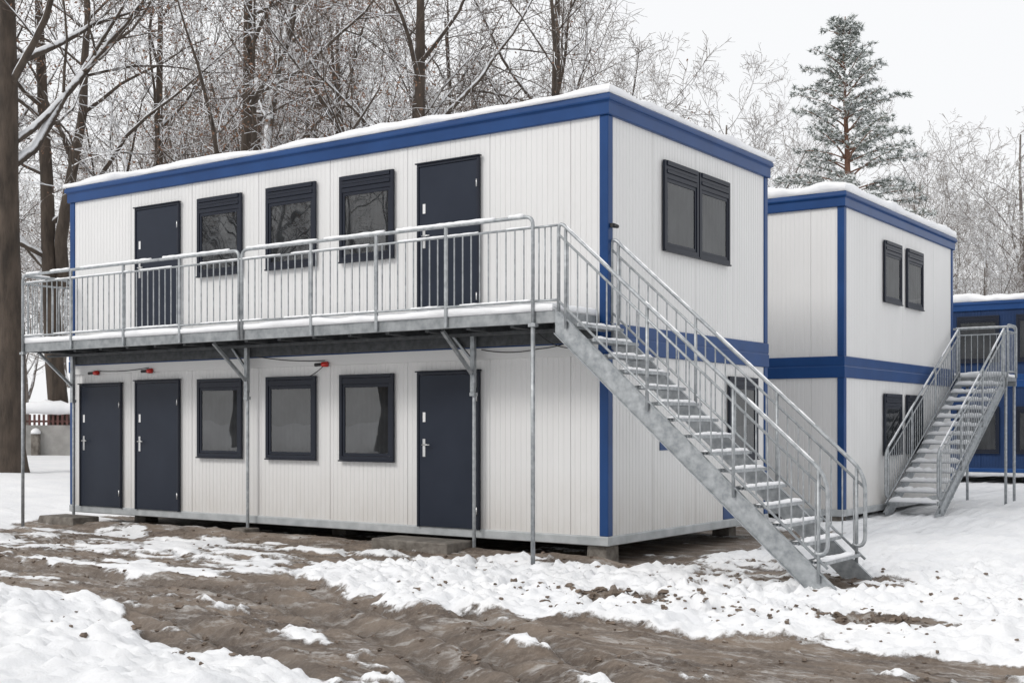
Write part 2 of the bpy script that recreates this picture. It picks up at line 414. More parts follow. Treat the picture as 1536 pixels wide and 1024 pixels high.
def building(name,x0,x1,y0,y1,zb,zt,label,seF,seR,wallm,trim='blue',snow_th=.06,rail='rail',seed=1):
    e=empty(name,((x0+x1)/2,(y0+y1)/2,zb)); tag(e,label,"building","stacked two storey site containers")
    W=.125
    Ff=frame(x1,y0,-1,0,0,-1); Fr=frame(x1,y0,0,1,1,0); Fb=frame(x0,y1,1,0,0,1); Fl=frame(x0,y0,0,1,-1,0)
    LX=x1-x0; LY=y1-y0
    zl0=zb+.125; zm0=zb+2.38; zm1=zb+2.75; zr=zt-.30
    for F,L,se in ((Ff,LX,seF),(Fr,LY,seR),(Fb,LX,seF),(Fl,LY,seR)):
        corr_wall(F,W-.01,L-W+.01,zl0-.02,zm0+.02,se,"wall",[wallm],e,-.02)
        corr_wall(F,W-.01,L-W+.01,zm1-.02,zr+.02,se,"wall",[wallm],e,-.02)
    for cx,sx in ((x0,1),(x1,-1)):
        for cy,sy in ((y0,1),(y1,-1)):
            b=MB()
            for za,zc in ((zl0,zm0),(zm1,zr)):
                b.box(min(cx,cx+sx*W),max(cx,cx+sx*W),min(cy,cy+sy*W),max(cy,cy+sy*W),za-.001,zc+.001)
            b.obj("corner_post",[M[trim]],e,bevel=.012)
    b=MB(); b.ring(x0,x1,y0,y1,[(-.2,zb),(-.03,zb),(.006,zb+.012),(.006,zb+.112),(-.004,zb+.125),(-.2,zb+.125)])
    b.obj("base_rail",[M[rail]],e,recalc=True,bevel=.003)
    b=MB(); b.box(x0+.05,x1-.05,y0+.05,y1-.05,zb+.03,zb+.10); b.obj("floor_underside",[M['dark']],e)
    b=MB(); b.ring(x0,x1,y0,y1,[(-.1,zm0),(.004,zm0),(.014,zm0+.01),(.014,zm0+.19),(.004,zm0+.2),(.004,zm0+.215),(.010,zm0+.225),(.010,zm1-.01),(.0,zm1),(-.1,zm1)])
    b.obj("storey_band",[M[trim]],e,recalc=True,bevel=.003)
    b=MB(); b.ring(x0,x1,y0,y1,[(-.2,zr),(.02,zr),(.03,zr+.01),(.03,zr+.145),(.045,zr+.165),(.06,zr+.17),(.066,zr+.19),(.062,zt-.065),(.04,zt-.04),(-.2,zt-.04)])
    b.box(x0+.1,x1-.1,y0+.1,y1-.1,zt-.10,zt-.045)
    b.obj("roof_trim",[M[trim]],e,recalc=True)
    snow_slab("roof_snow",x0,x1,y0,y1,zt-.042,snow_th,e,step=.11,over=.055,seed=seed,rnd=.10,emin=.6)
    return e,Ff,Fr

seF=[.55,1.80,3.20,4.65,6.12,7.62,9.12]
mainb,Ff,Fr=building("container_building",-BL,0.,0.,BW,.2,5.80,
   "white two storey container building with blue trim behind steel gallery",seF,[1.18,2.42,3.62],M['wall'],snow_th=.115,seed=4)
for s0,s1 in ((3.42,4.43),(4.90,5.92),(6.45,7.45)):
    for dz in (0,2.82): window(Ff,s0,s1,1.197+dz,2.408+dz,mainb,plain=(dz==0))
for s0,s1,fl in ((1.94,2.99,(0,2.82)),(7.87,8.955,(0,2.82)),(9.315,10.42,(0,))):
    for dz in fl: door(Ff,s0,s1,.315+dz,2.405+dz-(.03 if s0>9 else 0),mainb)
window(Fr,1.41,2.40,4.01,5.19,mainb); window(Fr,2.43,3.41,4.01,5.19,mainb)
window(Fr,3.40,4.40,1.19,2.40,mainb,True)
b=MB(); b.fbox(Fr,3.28,3.72,-.019,-.008,.33,.60); b.obj("access_hatch",[M['blue']],mainb,bevel=.003)
b=MB(); b.fbox(Fr,1.36,1.60,-.019,-.006,1.36,1.48); b.obj("blue_plate",[M['blue']],mainb,bevel=.003)
b=MB(); b.fbox(Ff,.13,BL-.13,-.018,.018,2.55,2.70); b.obj("wall_strip",[M['wall']],mainb,bevel=.003)
for s in (4.70,8.57,9.95):
    b=MB(); b.fbox(Ff,s-.05,s+.03,.019,.05,2.53,2.585,0)
    b.tube([Ff(s+.03,.06,2.565),Ff(s+.16,.075,2.56)],[.022,.026],10,0)
    b.tube([Ff(s-.06,.055,2.565),Ff(s+.03,.06,2.565)],[.040,.036],12,1)
    b.obj("warning_lamp",[M['black'],M['red']],mainb)
b=MB(); b.fbox(Fr,.04,.10,.004,.05,4.12,4.17); b.tube([(.05,.07,4.14),(.11,.05,4.12)],[.03,.022],10); b.obj("wall_lamp",[M['black']],mainb)
def cable(pts,name="cable"):
    b=MB(); b.tube(pts,.006,6); b.obj(name,[M['black']],mainb)
def sag(a,c,d,n=14): 
    return [tuple(Vector(a).lerp(Vector(c),i/n)-Vector((0,0,d*4*(i/n)*(1-i/n)))) for i in range(n+1)]
cable(sag((-1.9,-.04,2.68),(-1.0,-.04,2.66),.04)); cable(sag((-1.0,-.04,2.66),(-.45,-.04,2.75),.02))
cable(sag((-.75,-.5,2.86),(-.22,-.25,2.66),.10)); cable(sag((-4.7,-.03,2.57),(-5.2,-.03,2.36),.04)); cable(sag((-6.1,-.04,2.72),(-4.7,-.04,2.62),.03))
cable(sag((-10.0,-.04,2.6),(-8.6,-.04,2.62),.03))

b2,F2,R2=building("container_building",.254-10.74,.254,7.457,14.03,.12,5.72,
   "white two storey container building with thick roof snow",[.6,1.8,3.0,4.2,5.4,6.6,7.8,9.0],[1.2,3.2,5.2],M['wall'],snow_th=.17,seed=8)
for z0,z1 in ((3.97,5.09),(1.15,2.27)):
    window(R2,2.03,3.03,z0,z1,b2); window(R2,3.35,4.37,z0,z1,b2)
b3,F3,R3=building("container_building",-8.0,7.5,23.1,28.,.35,5.2,
   "dark blue two storey container building with snowy roof",[1.5*i for i in range(1,10)],[1.2,2.4,3.6],M['wallblue'],snow_th=.20,rail='blue',seed=12)
for s0 in (.5,2.1,3.7,5.3,6.9,8.5,10.1,11.7,13.3):
    for z0,z1 in ((3.45,4.75),(.9,2.2)): window(F3,s0,s0+1.15,z0,z1,b3,True)

def block(name,x0,x1,y0,y1,z0,z1,label,cat,group=None,jit=.012):
    b=MB(); j=lambda:R.uniform(-jit,jit)
    c=[(x0,y0,z0),(x1,y0,z0),(x1,y1,z0),(x0,y1,z0),(x0+.01,y0+.012,z1),(x1-.01,y0+.012,z1),(x1-.01,y1-.01,z1),(x0+.01,y1-.01,z1)]
    c=[(p[0]+j(),p[1]+j(),p[2]+j()*.3) for p in c]
    b.hexa(c); o=b.obj(name,[M['concrete']],None,origin=((x0+x1)/2,(y0+y1)/2,z0),bevel=.018)
    tag(o,label,cat,group); return o
GF="foundation blocks under the containers"; LF="grey concrete block carrying the container building"
for x,y in ((-.20,.06),(-5.6,1.2),(-10.4,1.2),(-.6,4.4),(-10.4,4.4),(-5.5,4.4)):
    block("foundation_block",x-.15,x+.15,y,y+.3,-.08,.198,LF,"foundation block",GF)
for x,y in ((.0,7.5),(-.1,10.5),(-.1,13.6)):
    block("foundation_block",x-.17,x+.17,y,y+.32,-.1,.118,LF,"foundation block",GF)
block("concrete_step",-3.32,-2.0,-.62,-.05,-.06,.18,"weathered concrete slab step below navy door","doorstep","concrete doorsteps",.03)
block("concrete_step",-10.8,-9.85,-.60,-.05,-.06,.17,"snow dusted concrete slab step below navy door","doorstep","concrete doorsteps",.03)
block("concrete_footing",-6.36,-6.04,-.34,-.04,-.06,.15,"small concrete footing below gallery post","footing")

# ------------------------------------------------------------------ railings
def arc(c,p0,p1,n=6):
    c,p0,p1=Vector(c),Vector(p0),Vector(p1); out=[]
    for i in range(n+1):
        t=i/n; out.append(p0*(1-t)**2+c*2*t*(1-t)+p1*t*t)
    return out
def snow_line(b,A,C,r,seed,cover=.8,lift=1.,thick=.018):
    A=Vector(A);C=Vector(C);L=(C-A).length;n=max(2,int(L/.07)); rr=random.Random(seed)
    run=[]; on=True;left=rr.uniform(.3,1.5)
    for i in range(n+1):
        p=A.lerp(C,i/n); left-=L/n
        if left<0:
            if len(run)>1: b.tube([q for q,_ in run],[k for _,k in run],7)
            run=[]; on=(not on); left=rr.uniform(.4,1.9) if on else rr.uniform(.05,.35)*(1-cover)*4
        if on: run.append((p+Vector((0,0,r*lift)),thick*rr.uniform(.7,1.2)))
    if len(run)>1: b.tube([q for q,_ in run],[k for _,k in run],7)

ZD=3.03; YO=-1.0
gal=empty("access_gallery",(-5.3,-.5,0)); tag(gal,"galvanised steel gallery with railing along upper doors","gallery")
XL=-10.6; XR=-.12
b=MB()
b.box(XL,XR,YO,YO+.012,2.89,3.03); b.box(XL,XR,YO+.012,YO+.06,2.89,2.90); b.box(XL,XR,YO+.012,YO+.06,3.018,3.028)
b.box(XL+.0,XL+.012,YO+.014,-.095,2.89,3.03); b.box(XR-.012,XR,YO+.014,-.095,2.86,3.03)
b.obj("edge_channel",[M['steeld']],gal,bevel=.002)
b=MB(); b.box(XL+.02,XR-.02,-.10,-.03,2.715,3.0)
x=XL+.65
while x<XR-.2:
    b.box(x-.03,x+.03,YO+.062,-.102,2.86,3.0); x+=.655
b.box(XL+.02,XR-.02,-.56,-.50,2.82,2.858)
b.obj("deck_beams",[M['deck']],gal,bevel=.002)  # dark material puts the shade under the deck into the beam colour
b=MB(); b.box(XL+.013,XR-.013,YO+.062,-.03,3.001,3.03); b.obj("deck",[M['deck']],gal)
snow_slab("deck_snow",XL+.03,XR-.05,YO+.005,-.05,3.031,.11,gal,step=.065,over=.022,seed=21,rnd=.04,emin=.75)
posts=[-.42,-1.72,-2.86,-4.02,-5.36,-6.68,-7.97,-9.27,-10.56]
ZT=ZD+1.12; ZM=ZT-.135; ZL=ZD+.12
def rail_panel(xa,xb):
    b=MB(); y=YO-.02
    pts=[Vector((xa,y,2.9))]+arc((xa,y,ZT),(xa,y,ZT-.11),(xa+.11,y,ZT))+arc((xb,y,ZT),(xb-.11,y,ZT),(xb,y,ZT-.11))+[Vector((xb,y,2.9))]
    b.tube(pts,.023,10)
    b.tube([(xa,y,ZM),(xb,y,ZM)],.015,8); b.tube([(xa,y,ZL),(xb,y,ZL)],.015,8)
    b.obj("handrail",[M['steel']],gal)
    b=MB(); n=round((xb-xa)/.131)
    for i in range(1,n):
        x=xa+(xb-xa)*i/n; b.tube([(x,y,ZL),(x,y,ZM)],.0092,6,caps=False)
    b.obj("balusters",[M['steel']],gal)
rail_panel(-5.36,-.42); rail_panel(-10.56,-5.42)
for x in posts[1:4]+posts[5:8]:
    b=MB(); b.box(x-.02,x+.02,YO-.036,YO-.004,2.9,ZT-.01); b.obj("railing_post",[M['steel']],gal,bevel=.003)
b=MB(); b.tube([(-.42,YO-.02,ZM),(-.075,YO-.02,ZM)],.015,8); b.tube([(-.42,YO-.02,ZL),(-.075,YO-.02,ZL)],.015,8)
for x in (-.335,-.25,-.165): b.tube([(x,YO-.02,ZL),(x,YO-.02,ZM)],.0092,6)
b.obj("return_railing",[M['steel']],gal)
b=MB(); xe=-10.60
b.tube([Vector((xe,YO+.01,ZT))]+arc((xe,-.08,ZT),(xe,-.22,ZT),(xe,-.08,ZT-.13))+[Vector((xe,-.08,2.9))],.023,10)
b.tube([(xe,YO,ZM),(xe,-.08,ZM)],.015,8); b.tube([(xe,YO,ZL),(xe,-.08,ZL)],.015,8)
for i in range(1,8): y=YO+.115*i; b.tube([(xe,y,ZL),(xe,y,ZM)],.0092,6)
b.obj("end_railing",[M['steel']],gal)
b=MB()
snow_line(b,(-10.45,YO-.02,ZT),(-5.55,YO-.02,ZT),.022,1,.85,1.,.022); snow_line(b,(-5.25,YO-.02,ZT),(-.55,YO-.02,ZT),.022,2,.9,1.,.022)
snow_line(b,(-10.45,YO-.02,ZM),(-.45,YO-.02,ZM),.014,3,.6,1.,.013); snow_line(b,(xe,YO,ZT),(xe,-.2,ZT),.02,4,.9,1.,.018)
snow_line(b,(-10.5,YO-.02,ZL),(-.45,YO-.02,ZL),.012,13,.5,1.,.014)
b.obj("railing_snow",[M['snow']],gal)
for x in (-.42,-10.56):
    b=MB(); z0=gz(x,YO-.02)-.05
    b.tube([(x,YO-.02,z0),(x,YO-.02,2.9)],.027,10); b.box(x-.06,x+.06,YO-.08,YO+.04,z0+.04,z0+.065); b.box(x-.05,x+.05,YO-.05,YO+.02,2.85,2.888)
    b.obj("support_post",[M['steel']],gal)
for x in (-1.95,-6.2,-10.45):
    b=MB()
    b.tube([(x,-.13,-.05),(x,-.13,2.2)],.025,10)
    b.box(x-.022,x+.022,-.152,-.108,2.18,2.86)
    b.box(x-.034,x+.034,-.175,-.154,2.12,2.86); b.box(x-.04,x+.04,-.18,-.103,2.07,2.118)
    b.obj("support_post",[M['steel']],gal,bevel=.003)
    b=MB()
    A=Vector((x,-.18,2.36)); C=Vector((x,-.80,2.885)); d=(C-A).normalized(); nrm=Vector((0,-d.z,d.y))*.022; w=Vector((.022,0,0))
    b.hexa([A-w-nrm,A+w-nrm,A+w+nrm,A-w+nrm,C-w-nrm,C+w-nrm,C+w+nrm,C-w+nrm])
    A=Vector((x,-.13,2.50)); C=Vector((x-.34,-.13,2.86)) ; d=(C-A).normalized(); nrm=Vector((-d.z,0,d.x))*.018; w=Vector((0,.016,0))
    if x>-10: b.hexa([A-w-nrm,A+w-nrm,A+w+nrm,A-w+nrm,C-w-nrm,C+w-nrm,C+w+nrm,C-w+nrm])
    b.obj("brace",[M['steel']],gal,recalc=True,bevel=.004)

# ------------------------------------------------------------------ staircases
def stairs(name,P0,dirv,side,W,H0,H1,run,nt,label,seed=1,snowy=.7,sth=1.,cov=0.):
    P0=Vector(P0); d=Vector(dirv); sd=Vector(side)
    e=empty(name,(P0+d*run*.5+sd*W*.5).to_tuple()[:2]+(0,)); tag(e,label,"staircase","outdoor steel staircases")
    sl=(H1-H0)/run
    def Q(u,w,z): p=P0+d*u+sd*w; return (p.x,p.y,z)
    dep=.235
    for w0,w1,nm in ((0,.012,0),(W-.012,W,1)):
        b=MB(); uE=run
        k=dep/math.cos(math.atan(sl))
        zg=H0+.04+sl*(uE+.1)-.05
        ug=(zg-(H0+.04-k))/sl
        prof=[(0,H0+.04),(uE+.10,H0+.04+sl*(uE+.10)),(uE+.10,zg),(ug,zg),(0,H0+.04-k)]
        n=len(prof)
        vs=[Q(u,w0,z) for u,z in prof]+[Q(u,w1,z) for u,z in prof]
        b.add(vs,[tuple(range(n)),tuple(range(2*n-1,n-1,-1))]+[(i,(i+1)%n,n+(i+1)%n,n+i) for i in range(n)])
        out=-.035 if nm==0 else .035
        base=w0 if nm==0 else w1
        for off in (0.,-k+.012):
            za=H0+.04+off; ue=(uE+.10) if off==0 else ug
            vs=[Q(0,base,za),Q(ue,base,za+sl*ue),Q(ue,base+out,za+sl*ue),Q(0,base+out,za)]
            vs+=[(x,y,z-.010) for x,y,z in vs]
            b.add(vs,[(0,1,2,3),(7,6,5,4),(0,4,5,1),(1,5,6,2),(2,6,7,3),(3,7,4,0)])
        b.obj("stringer",[M['steel']],e,recalc=True)
    rr=random.Random(seed)
    rise=(H0-H1)/(nt+1); going=run/(nt+.6)
    for i in range(nt):
        u=going*(i+.35); z=H0-rise*(i+1)+.02
        b=MB()
        def bx(ua,ub,wa,wb,za,zb,m=0):
            b.hexa([Q(ua,wa,za),Q(ub,wa,za),Q(ub,wb,za),Q(ua,wb,za),Q(ua,wa,zb),Q(ub,wa,zb),Q(ub,wb,zb),Q(ua,wb,zb)],m)
        gd=going+.03
        bx(u+gd-.028,u+gd,.014,W-.014,z-.035,z)
        bx(u,u+.008,.014,W-.014,z-.035,z)
        for k2 in range(1,6): bx(u+gd*k2/6-.0025,u+gd*k2/6+.0025,.014,W-.014,z-.03,z-.002)
        for k2 in range(1,14): w=W*k2/14; bx(u+.009,u+gd-.029,w-.002,w+.002,z-.026,z-.0045)
        t=b.obj("tread",[M['steel']],e,recalc=True)
        if rr.random()<snowy+.25:
            b=MB(); a0=.015+rr.uniform(0,.10)*W*(1-cov); a1=W-.015-rr.uniform(0,.15)*W*(1-cov); nn=14; vs=[]; fs=[]
            for q in range(nn+1):
                w=a0+(a1-a0)*q/nn; hh=(.014+.022*rr.random())*sth; bk=gd*min(.95,(.35+.55*rr.random()+cov*.4))
                if q in (0,nn): hh=.004
                vs+=[Q(u+gd+.004,w,z-.02*cov+.001),Q(u+gd-.01*(1-cov*.8),w,z+hh),Q(u+gd-bk*.6,w,z+hh*1.1),Q(u+gd-bk,w,z+.001)]
            for q in range(nn):
                for r_ in range(3): fs.append((q*4+r_,(q+1)*4+r_,(q+1)*4+r_+1,q*4+r_+1))
                fs.append((q*4+3,(q+1)*4+3,(q+1)*4,q*4))
            b.add(vs,fs,0,True); b.obj("tread_snow",[M['snow']],t,recalc=True)
    hr=1.09; mr=.93; lr=.16
    for w,ua in ((-.02,.06),(W+.02,.12)):
        ub=run+.02
        zf=lambda u,h:H0+sl*u+h
        b=MB()
        pts=[Vector(Q(ua,w,zf(ua,lr)-.12)),Vector(Q(ua,w,zf(ua,hr)-.14))]
        pts+=arc(Q(ua,w,zf(ua,hr)+.03),Q(ua,w,zf(ua,hr)-.12),Q(ua+.14,w,zf(ua+.14,hr)))[1:]
        pts+=arc(Q(ub,w,zf(ub,hr)),Q(ub-.14,w,zf(ub-.14,hr)),Q(ub,w,zf(ub,hr)-.2))
        pts+=arc(Q(ub,w,zf(ub,lr)+.10),Q(ub,w,zf(ub,lr)+.26),Q(ub-.14,w,zf(ub-.14,lr)+.03))
        b.tube(pts,.022,10)
        b.obj("handrail",[M['steel']],e)
        b=MB()
        b.tube([Q(ua,w,zf(ua,mr)),Q(ub,w,zf(ub,mr))],.015,8); b.tube([Q(ua,w,zf(ua,lr)),Q(ub,w,zf(ub,lr))],.015,8)
        n=int((ub-ua)/.125)
        for i in range(1,n):
            u=ua+(ub-ua)*i/n; b.tube([Q(u,w,zf(u,lr)),Q(u,w,zf(u,mr))],.0092,6,caps=False)
        b.obj("balusters",[M['steel']],e)
        for fr in (.03,.36,.68,.97):
            u=ua+(ub-ua)*fr; b=MB(); b.tube([Q(u,w,zf(u,-.08)),Q(u,w,zf(u,hr-.02))],.020,8); b.obj("railing_post",[M['steel']],e)
        b=MB(); snow_line(b,Q(ua+.1,w,zf(ua+.1,hr)),Q(ub-.15,w,zf(ub-.15,hr)),.018,seed+int(w*10)+9,.3,1.,.014)
        b.obj("railing_snow",[M['snow']],e)
    return e
s1=stairs("steel_staircase",(-.12,YO,0),(1,0,0),(0,1,0),1.07,ZD,.10,3.28,15,"galvanised steel staircase with snowy treads rising to gallery",seed=3)
H2=2.70
s2=stairs("steel_staircase",(.38,14.15,0),(0,-1,0),(1,0,0),.90,H2,.12,4.85,14,"galvanised steel staircase with snowy treads beside white container building",seed=6,snowy=.9,sth=2.0,cov=1.)
ld=empty("stair_landing",(.0,14.7,0)); tag(ld,"galvanised steel landing on slender posts with railing","landing")
b=MB(); b.box(-1.2,1.32,14.162,15.0,H2-.08,H2); b.box(-1.2,1.32,14.16,14.22,H2-.18,H2-.082); b.box(-1.2,1.32,14.94,15.0,H2-.18,H2-.082); b.obj("deck",[M['steeld']],ld,bevel=.003)
snow_slab("deck_snow",-1.2,1.30,14.2,14.97,H2+.001,.10,ld,step=.08,over=.0,seed=31,rnd=.05,emin=.6)
for x,y in ((1.28,14.22),(1.28,14.95),(.3,14.95),(-1.1,14.95)):
    b=MB(); b.tube([(x,y,-.1),(x,y,H2-.18)],.03,8); b.obj("support_post",[M['steel']],ld)
b=MB()
def rl(pa,pb):
    pa=Vector(pa);pb=Vector(pb);U=Vector((0,0,1)); 
    d=(pb-pa).normalized()*.12
    b.tube([pa]+arc(pa+U*1.1,pa+U*.98,pa+U*1.1+d)+arc(pb+U*1.1,pb+U*1.1-d,pb+U*.98)+[pb],.022,8)
    for h in (.12,.96): b.tube([pa+U*h,pb+U*h],.014,8)
    n=int((pb-pa).length/.13)
    for i in range(1,n): q=pa.lerp(pb,i/n); b.tube([q+U*.12,q+U*.96],.0092,6,caps=False)
rl((1.32,14.2,H2),(1.32,14.96,H2)); rl((1.30,14.98,H2),(-1.2,14.98,H2))
b.obj("railing",[M['steel']],ld)
b=MB(); snow_line(b,(1.2,14.98,H2+1.1),(-1.1,14.98,H2+1.1),.02,6,1.); b.obj("railing_snow",[M['snow']],ld)

# ------------------------------------------------------------------ trees
def grow_tree(seed,H,nl=(11,7,6,5),leaf=0,trunk_r=.24,fork=True,twr=.009,lean=.05,limb=.50,limbL=.50,a0=30,a1=58,low=.3,spread=1.):
    rr=random.Random(seed); tb=MB(); cb=MB(); lv=[]
    def rv(): return Vector((rr.gauss(0,1),rr.gauss(0,1),rr.gauss(0,1)))
    def branch(p,d,L,r,level):
        nseg=(10,9,6,4,3)[level]; pts=[p.copy()]; rs=[r]; d=d.normalized()
        wig=(.055,.17,.22,.25,.26)[level]; trop=(.09,.09,.05,.03,.0)[level]
        dirs=[d.copy()]
        for i in range(nseg):
            d=(d+rv()*wig*.62+Vector((0,0,trop))).normalized()
            p=p+d*(L/nseg); pts.append(p.copy()); dirs.append(d.copy())
            t=(i+1)/nseg; tip=(.18,.16,.25,.4,.6)[level]
            rs.append(max(twr*.8,r*(1-t*(1-tip))))
        sides=(10,7,4,3,3)[level]
        (tb if level<2 else cb).tube(pts,rs,sides,(0 if level==0 else 1) if level<2 else (0 if level==2 else 1),caps=False)
        if level==4:
            if leaf and rr.random()<leaf: lv.append(pts[-1]); 
            return
        n=nl[level]; n=max(2,int(n*rr.uniform(.85,1.2)))
        for k in range(n):
            f0=(low,.20,.15,.12)[level]
            f=f0+(1-f0)*(k+rr.random())/n; f=min(f,.99)
            q=f*nseg; i=int(q); i=min(i,nseg-1); pp=pts[i].lerp(pts[i+1],q-i)
            dd=dirs[i+1]; side=rv(); side=(side-dd*side.dot(dd)).normalized()
            ang=math.radians(rr.uniform(a0,a1) if level else rr.uniform(a0+6,a1+8))
            nd=dd*math.cos(ang)+side*math.sin(ang)*spread
            ratio=(limbL,.50,.49,.52)[level]*rr.uniform(.7,1.2)*(1-.45*f if level==0 else 1-.35*f)
            rad=rs[i]*(limb,.50,.52,.55)[level]*rr.uniform(.7,1.05)
            branch(pp,nd,L*ratio,max(rad,twr),level+1)
    d0=Vector((rr.uniform(-lean,lean),rr.uniform(-lean,lean),1))
    branch(Vector((0,0,-.4)),d0,H,trunk_r,0)
    if fork:
        an=rr.uniform(0,6.28)
        branch(Vector((0,0,H*rr.uniform(.18,.3))),Vector((math.cos(an)*.3,math.sin(an)*.3,1)),H*.68,trunk_r*.66,1)
    tb.tube([(0,0,-.4),(0,0,.1),(0,0,.7)],[trunk_r*1.6,trunk_r*1.25,trunk_r*.98],9,0,caps=False)
    for p in lv:
        for k in range(rr.randint(3,7)):
            c=p+rv()*.17; u=rv().normalized()*rr.uniform(.03,.055); v=rv().normalized()*rr.uniform(.02,.04)
            cb.add([c-u,c+v,c+u,c-v],[(0,1,2,3)],2)
    return tb,cb
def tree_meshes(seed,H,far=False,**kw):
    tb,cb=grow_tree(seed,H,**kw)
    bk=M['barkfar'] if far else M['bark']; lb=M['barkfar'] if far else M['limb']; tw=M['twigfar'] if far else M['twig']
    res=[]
    for b,nm in ((tb,"trunk"),(cb,"crown")):
        me=bpy.data.meshes.new(nm); me.from_pydata(b.v,[],b.f)
        for mt in ([bk,lb] if nm=="trunk" else [lb,tw,M['leaf']]): me.materials.append(mt)
        me.polygons.foreach_set("material_index",b.m); me.polygons.foreach_set("use_smooth",b.s); me.update(); res.append(me)
    return res
near=[tree_meshes(s,17,leaf=l,trunk_r=tr,nl=(12,9,7,5),fork=fk,lean=.02,limb=.52,limbL=.50,a0=34,a1=62,low=lo) for s,l,tr,fk,lo in ((31,.36,.37,False,.34),(32,.42,.31,True,.28),(33,.06,.26,True,.28),(34,.0,.28,True,.26))]
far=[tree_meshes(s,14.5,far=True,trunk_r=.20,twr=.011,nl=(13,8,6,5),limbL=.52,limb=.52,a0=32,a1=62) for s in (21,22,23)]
CX,CY=7.78,-13.143
def wpos(a,d): return CX+a*.8188-d*.5741, CY+a*.5743+d*.8186
def put_tree(ms,x,y,sc,rot,label,group):
    e=empty("bare_tree",(x,y,gz(x,y))); tag(e,label,"tree",group); e.rotation_euler=(0,0,rot); e.scale=(sc,sc,sc)
    for me in ms:
        o=bpy.data.objects.new(me.name,me); COL.objects.link(o); o.parent=e
G1="bare deciduous trees behind the containers"
lab_leaf="tall bare oak with brown leaves and snow on its branches"
lab_bare="tall bare tree with dark trunk and snow on its branches"
for a,d,k,sc,rot in ((-13.4,33,0,1.2,3.3),(-15.9,44,1,1.2,2.1),(-19.5,44,3,1.1,.9),(-8.4,38,1,1.1,4.0),(-13.2,47,2,1.15,1.2),
    (-12.4,55,0,1.2,5.2),(-2.75,36,3,1.08,.4),(-9.2,57,3,1.2,3.3),(-1.6,52,2,1.1,5.5),(.9,38,2,1.05,3.6),
    (-4.4,56,1,1.1,.2),(3.4,54,3,.95,2.4),(-24,48,1,1.1,.1),(-6.4,50,1,1.05,1.3)):
    x,y=wpos(a,d); put_tree(near[k],x,y,sc,rot,lab_leaf if k<2 else lab_bare,G1)
lf="frosted bare tree with snow covered twigs paled for haze"; G2="frosted trees at the edge of the wood"
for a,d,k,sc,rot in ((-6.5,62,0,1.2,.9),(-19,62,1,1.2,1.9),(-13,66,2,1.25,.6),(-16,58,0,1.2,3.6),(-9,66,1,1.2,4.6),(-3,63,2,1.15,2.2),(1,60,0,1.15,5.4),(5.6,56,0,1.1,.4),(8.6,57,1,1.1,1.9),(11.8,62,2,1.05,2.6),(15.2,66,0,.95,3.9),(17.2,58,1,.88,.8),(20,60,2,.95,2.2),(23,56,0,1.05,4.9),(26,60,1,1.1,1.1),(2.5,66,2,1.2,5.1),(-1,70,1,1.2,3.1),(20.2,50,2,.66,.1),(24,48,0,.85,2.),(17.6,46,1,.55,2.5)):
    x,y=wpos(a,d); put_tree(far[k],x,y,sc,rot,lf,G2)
r5=random.Random(77)
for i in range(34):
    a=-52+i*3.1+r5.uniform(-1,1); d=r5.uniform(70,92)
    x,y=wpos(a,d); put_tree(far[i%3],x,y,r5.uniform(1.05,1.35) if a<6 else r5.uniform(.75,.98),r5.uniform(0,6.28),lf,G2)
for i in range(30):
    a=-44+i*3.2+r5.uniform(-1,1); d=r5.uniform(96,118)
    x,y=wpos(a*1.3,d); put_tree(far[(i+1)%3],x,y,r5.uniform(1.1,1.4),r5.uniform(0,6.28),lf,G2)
for x,y,k in ((-14,-30,3),(-22,-28,2),(-6,-34,0),(18,-24,3),(24,-8,2),(26,4,3),(22,-2,1),(-30,-22,1),(-10,-38,2),(2,-34,3),(-27,-27,1),(-18,-34,1),(-36,-27,3)):
    put_tree(near[k],x,y,.9,x,lab_bare,"unseen bare trees across the track, added for window reflections")  # trees out of view, added to darken reflections in the window glass

